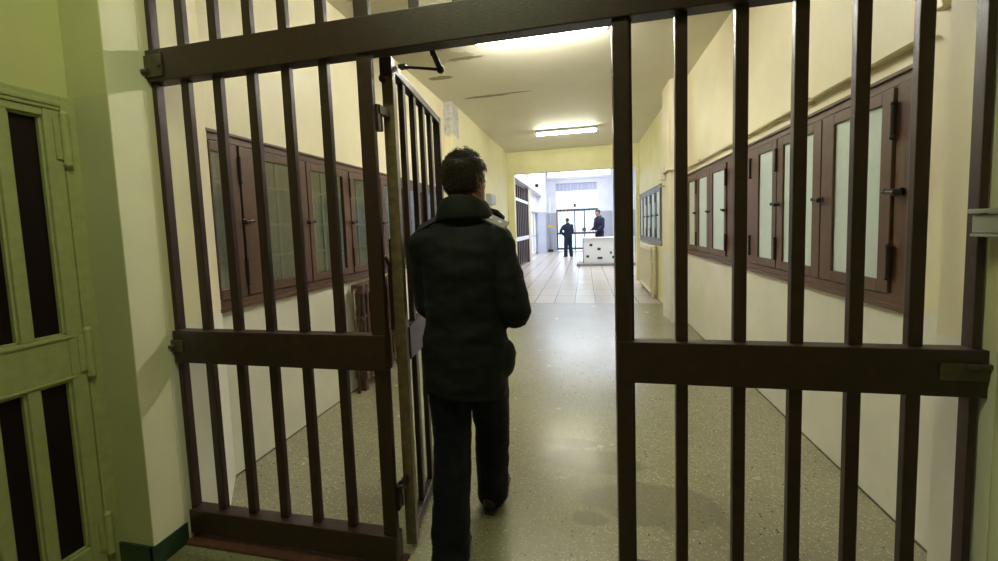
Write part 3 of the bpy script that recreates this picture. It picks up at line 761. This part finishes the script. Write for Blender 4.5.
    J = [(A(P['hem']), .186*k, .135*k), (A(P['hem']+.03), .192*k, .142*k), (A(.0), .194*k, .145*k), (A(.25), .182*k, .138*k), (A(.45), .186*k, .142*k), (A(.62), .200*k, .148*k), (A(.78), .203*k, .140*k), (A(.87), .190*k, .122*k), (A(.94), .158*k, .104*k), (A(1.0), .115*k, .09*k), (A(1.06), .085*k, .08*k)]
    ringpath(bm, J, 28)
    for sh, el, wr in ((sh_l, el_l, wr_l), (sh_r, el_r, wr_r)):
        cuff = wr+(el-wr).normalized()*.015
        limb(bm, [(sh+(neck0-sh)*.25+Vector((0, 0, -.03)), .080*k), (sh, .080*k), (sh+(el-sh)*.4, .076*k), (el, .068*k), (el+(cuff-el)*.5, .062*k), (cuff, .050*k)], 16)
    for c, r in P.get('bulges', ()):
        ball(bm, Vector(c), 1, *r)
    jk = fuse('jacket', bm, P['coat_m'], root, .008 if fine else .014, 6, wr_c)
    # collar
    bm = new()
    nk = 28; prof = [(.104, .098, -.035), (.118, .112, -.030), (.098, .096, .060), (.084, .082, .078), (.076, .076, .070), (.088, .084, -.03)]
    rows = []
    for i in range(nk+1):
        a = PI/2+.28+(2*PI-.56)*i/nk; fr = abs(i/nk-.5)*2
        row = []
        for rx, ry, z in prof:
            flare = 1+.18*max(0, fr-.75)*4*(1 if z < .03 else .2)
            row.append(bm.verts.new(neck0+Vector((0, 0, P.get('collar_up', 0)))+Vector((rx*P.get('collar', 1)*math.cos(a)*flare, ry*P.get('collar', 1)*math.sin(a)*flare-.005, z-(.02*max(0, fr-.6) if z < .03 else .05*fr)))))
        rows.append(row)
    for r0, r1 in zip(rows, rows[1:]):
        for q in range(len(prof)): bm.faces.new((r0[q], r0[(q+1) % len(prof)], r1[(q+1) % len(prof)], r1[q]))
    bm.faces.new(rows[0]); bm.faces.new(rows[-1][::-1])
    cl = local_part('collar', P['coat_m'], root, bm, True)
    sub = cl.modifiers.new('sub', 'SUBSURF'); sub.levels = 1; sub.render_levels = 2
    if fine:
        for s_ in (-1, 1):
            bm = new()
            tri = [V3 for V3 in (neck0+Vector((s_*.095, .085, .045)), neck0+Vector((s_*.140, .050, .032)), neck0+Vector((s_*.165, .075, .002)), neck0+Vector((s_*.075, .118, -.004)))]
            top = [bm.verts.new(p+Vector((0, .0, .007))) for p in tri]; bot = [bm.verts.new(p-Vector((0, .012, .007))) for p in tri]
            bm.faces.new(top); bm.faces.new(bot[::-1])
            for q in range(4): bm.faces.new((top[q], top[(q+1) % 4], bot[(q+1) % 4], bot[q]))
            local_part('collar_point', P['coat_m'], cl, bm)
        bm = new()
        limb(bm, [(chin+R @ Vector((-.027, .076, .047)), .003), (chin+R @ Vector((-.010, .0925, .051)), .0055), (chin+R @ Vector((0, .0945, .0495)), .0055), (chin+R @ Vector((.010, .0925, .051)), .0055), (chin+R @ Vector((.027, .076, .047)), .003)], 8)
        limb(bm, [(chin+R @ Vector((-.019, .081, .044)), .003), (chin+R @ Vector((0, .0915, .041)), .0065), (chin+R @ Vector((.019, .081, .044)), .003)], 8)
        fuse('lips', bm, M['lips'], root, .0022, 2)
        for s_ in (-1, 1):
            bm = new()
            limb(bm, [(chin+R @ Vector((s_*.014, .0865, .135)), .003), (chin+R @ Vector((s_*.032, .085, .140)), .004), (chin+R @ Vector((s_*.050, .070, .135)), .0025)], 8)
            local_part('eyebrow', P['hair_m'], root, bm, True)
            bm = new()
            limb(bm, [(chin+R @ Vector((s_*.018, .0775, .122)), .003), (chin+R @ Vector((s_*.031, .0825, .1255)), .0045), (chin+R @ Vector((s_*.044, .074, .121)), .003)], 8)
            local_part('eyelid', M['skin'], root, bm, True)
    # hair
    bm = new()
    hp = [(.060, .000), (.085, .004), (.115, .008), (.145, .009), (.175, .011), (.20, .012), (.222, .012), (.236, .010), (.247, .004)]
    base = {.060: (.064, .080, .014), .085: (.070, .088, .006), .115: (.0735, .093, 0), .145: (.075, .0955, -.005), .175: (.073, .093, -.008), .20: (.0635, .082, -.010), .222: (.044, .057, -.012), .236: (.024, .032, -.012), .247: (.006, .008, -.012)}
    rows = []
    for z, th in hp:
        rx, ry, cy = base[z]; row = []
        for q in range(28):
            a = 2*PI*q/28; fwd = math.sin(a)
            off = th if (z > .165 or fwd < (.25 if z > .12 else -.05)) else -.010
            if z > .165 and fwd > .6 and z < .19: off *= .4
            n2 = noise.noise(Vector((math.cos(a)*3, fwd*3, z*26)))*.005
            row.append(bm.verts.new(chin+R @ Vector(((rx+off+n2)*math.cos(a), cy+(ry+off+n2)*fwd, z))))
        rows.append(row)
    for a, b in zip(rows, rows[1:]):
        for q in range(28): bm.faces.new((a[q], a[(q+1) % 28], b[(q+1) % 28], b[q]))
    bm.faces.new(rows[0][::-1]); bm.faces.new(rows[-1])
    ns = P.get('strands', 0)
    rnd = random.Random(3)
    while ns > 0:
        z = rnd.uniform(.062, .243); a = rnd.uniform(0, 2*PI)
        fwd = math.sin(a)
        if z < .17 and fwd > (.3 if z > .11 else -.1): continue
        ns -= 1
        # interpolate base radius
        ks = sorted(base); i = max(j for j in range(len(ks)) if ks[j] <= z); j = min(i+1, len(ks)-1)
        t = 0 if i == j else (z-ks[i])/(ks[j]-ks[i])
        rx, ry, cy = (base[ks[i]][q]*(1-t)+base[ks[j]][q]*t for q in range(3))
        p = Vector(((rx+.006)*math.cos(a), cy+(ry+.006)*fwd, z))
        nrm = Vector((math.cos(a), fwd, max(0, (z-.17)*14))).normalized()
        tang = Vector((rnd.gauss(0, .5), -.45+rnd.gauss(0, .4), -.8 if z < .21 else -.1))
        tang = (tang-nrm*tang.dot(nrm)).normalized()
        side = nrm.cross(tang)
        ln = rnd.uniform(.018, .036)*(.6 if z < .09 else 1); cu = rnd.uniform(-1, 1); wd = .0022
        prev = None
        for s in range(5):
            u = s/4
            c = p+tang*ln*u+nrm*(.010*math.sin(u*2.4)*rnd.uniform(.8, 1.3)+.004*u)+side*cu*.010*u*u
            wv = wd*(1-.85*u)
            cur = [bm.verts.new(chin+R @ (c+side*wv)), bm.verts.new(chin+R @ (c-side*wv)), bm.verts.new(chin+R @ (c+nrm*wv))]
            if prev:
                for q in range(3): bm.faces.new((prev[q], prev[(q+1) % 3], cur[(q+1) % 3], cur[q]))
            else: bm.faces.new(cur[::-1])
            prev = cur
        bm.faces.new(prev)
    hr = local_part('hair', P['hair_m'], root, bm, True)
    return root, jk

V = Vector
GX, GY = -.535, 1.70
Pg = dict(hip=(0, 0, .93), neck=(.020, .01, 1.490), chin=(.024, .045, 1.548), head_yaw=-.42, nod=.05, hem=-.385,
          arm_l=((-.165, .0, 1.392), (-.180, .05, 1.10), (-.110, .270, 1.050)), arm_r=((.158, .005, 1.388), (.238, -.01, 1.085), (.150, .225, 1.035)),
          hand_l=((.55, .8, .0), (.75, -.55, -.1)), hand_r=((-.55, .8, .02), (-.75, -.55, -.1)), curl=.6,
          leg_l=((-.085, 0, .90), (-.070, -.03, .50), (-.050, -.165, .100), (-.055, .1, 0), 0.0), leg_r=((.080, .01, .90), (.070, .16, .50), (.043, .235, .115), (.06, .4, 0), .12),
          leg_w=1.06, coat_w=1.0, coat_m=M['coat'], trouser_m=M['trousers'], hair_m=M['hair'], strands=1900, collar=1.14, collar_up=.034,
          bulges=(((.188, .02, .865), (.040, .060, .085)),))
gd, jk = person('man in a dark uniform jacket and trousers walking away through the open gateway', (GX, GY, 0), 0, Pg)
# epaulettes
for s in (1, -1):
    bm = new()
    Rm = Matrix.Translation((.012+s*.146, -.022, 1.482)) @ Matrix.Rotation(s*.46, 4, 'Y') @ Matrix.Rotation(.50, 4, 'X')
    box(bm, -.062, .062, -.030, .030, -.004, .006, bev=.003, mat=Rm)
    ep = local_part('epaulette', M['epaulette'] if s > 0 else M['coat'], gd, bm)
    if s > 0:
        ep['label'] = 'grey epaulette with white marks'
        for dx in (-.018, .026):
            bm = new()
            for q in range(5):
                a0 = 2*PI*q/5
                bm2 = [V((dx+.014*math.cos(a0), .014*math.sin(a0), .0075)), V((dx+.006*math.cos(a0+.63), .006*math.sin(a0+.63), .0075)), V((dx, 0, .0085)), V((dx+.006*math.cos(a0-.63), .006*math.sin(a0-.63), .0075))]
                vs = [bm.verts.new(Rm @ p) for p in bm2]; lo = [bm.verts.new(Rm @ (p-V((0, 0, .004)))) for p in bm2]
                bm.faces.new(vs); bm.faces.new(lo[::-1])
                for e in range(4): bm.faces.new((vs[e], vs[(e+1) % 4], lo[(e+1) % 4], lo[e]))
            local_part('star_mark', M['epmark'], ep, bm)
P2 = dict(hip=(0, 0, .95), neck=(.0, .02, 1.50), chin=(.0, .06, 1.55), head_yaw=.1, nod=-.1, hem=-.12,
          arm_l=((-.185, 0, 1.42), (-.36, -.06, 1.19), (-.17, .02, .99)), arm_r=((.185, 0, 1.42), (.22, .03, 1.12), (.16, .24, 1.02)),
          hand_l=((.8, .3, -.3), (.2, -.6, -.5)), hand_r=((-.4, .8, .1), (-.6, -.4, -.5)), curl=.5,
          leg_l=((-.085, 0, .90), (-.11, .01, .49), (-.13, -.01, .095), (-.16, .15, 0)), leg_r=((.085, 0, .90), (.11, .02, .49), (.14, .0, .095), (.22, .15, 0)),
          coat_m=M['suit'], trouser_m=M['suit'], hair_m=M['hairgrey'], coat_w=1.02, leg_w=1.12)
person('person in dark blue work clothes standing in the hall with one hand on the hip', (-.74, 18.75, 0), .35, P2, False)
P3 = dict(P2); P3.update(arm_l=((-.185, 0, 1.42), (-.23, .02, 1.13), (-.15, .2, 1.0)), hem=-.2, coat_m=M['suit2'], trouser_m=M['suit2'], hair_m=M['hairgrey'], head_yaw=-.2)
person('person in a navy jacket standing behind the white desk', (.56, 15.75, .22), PI*.7, P3, False)
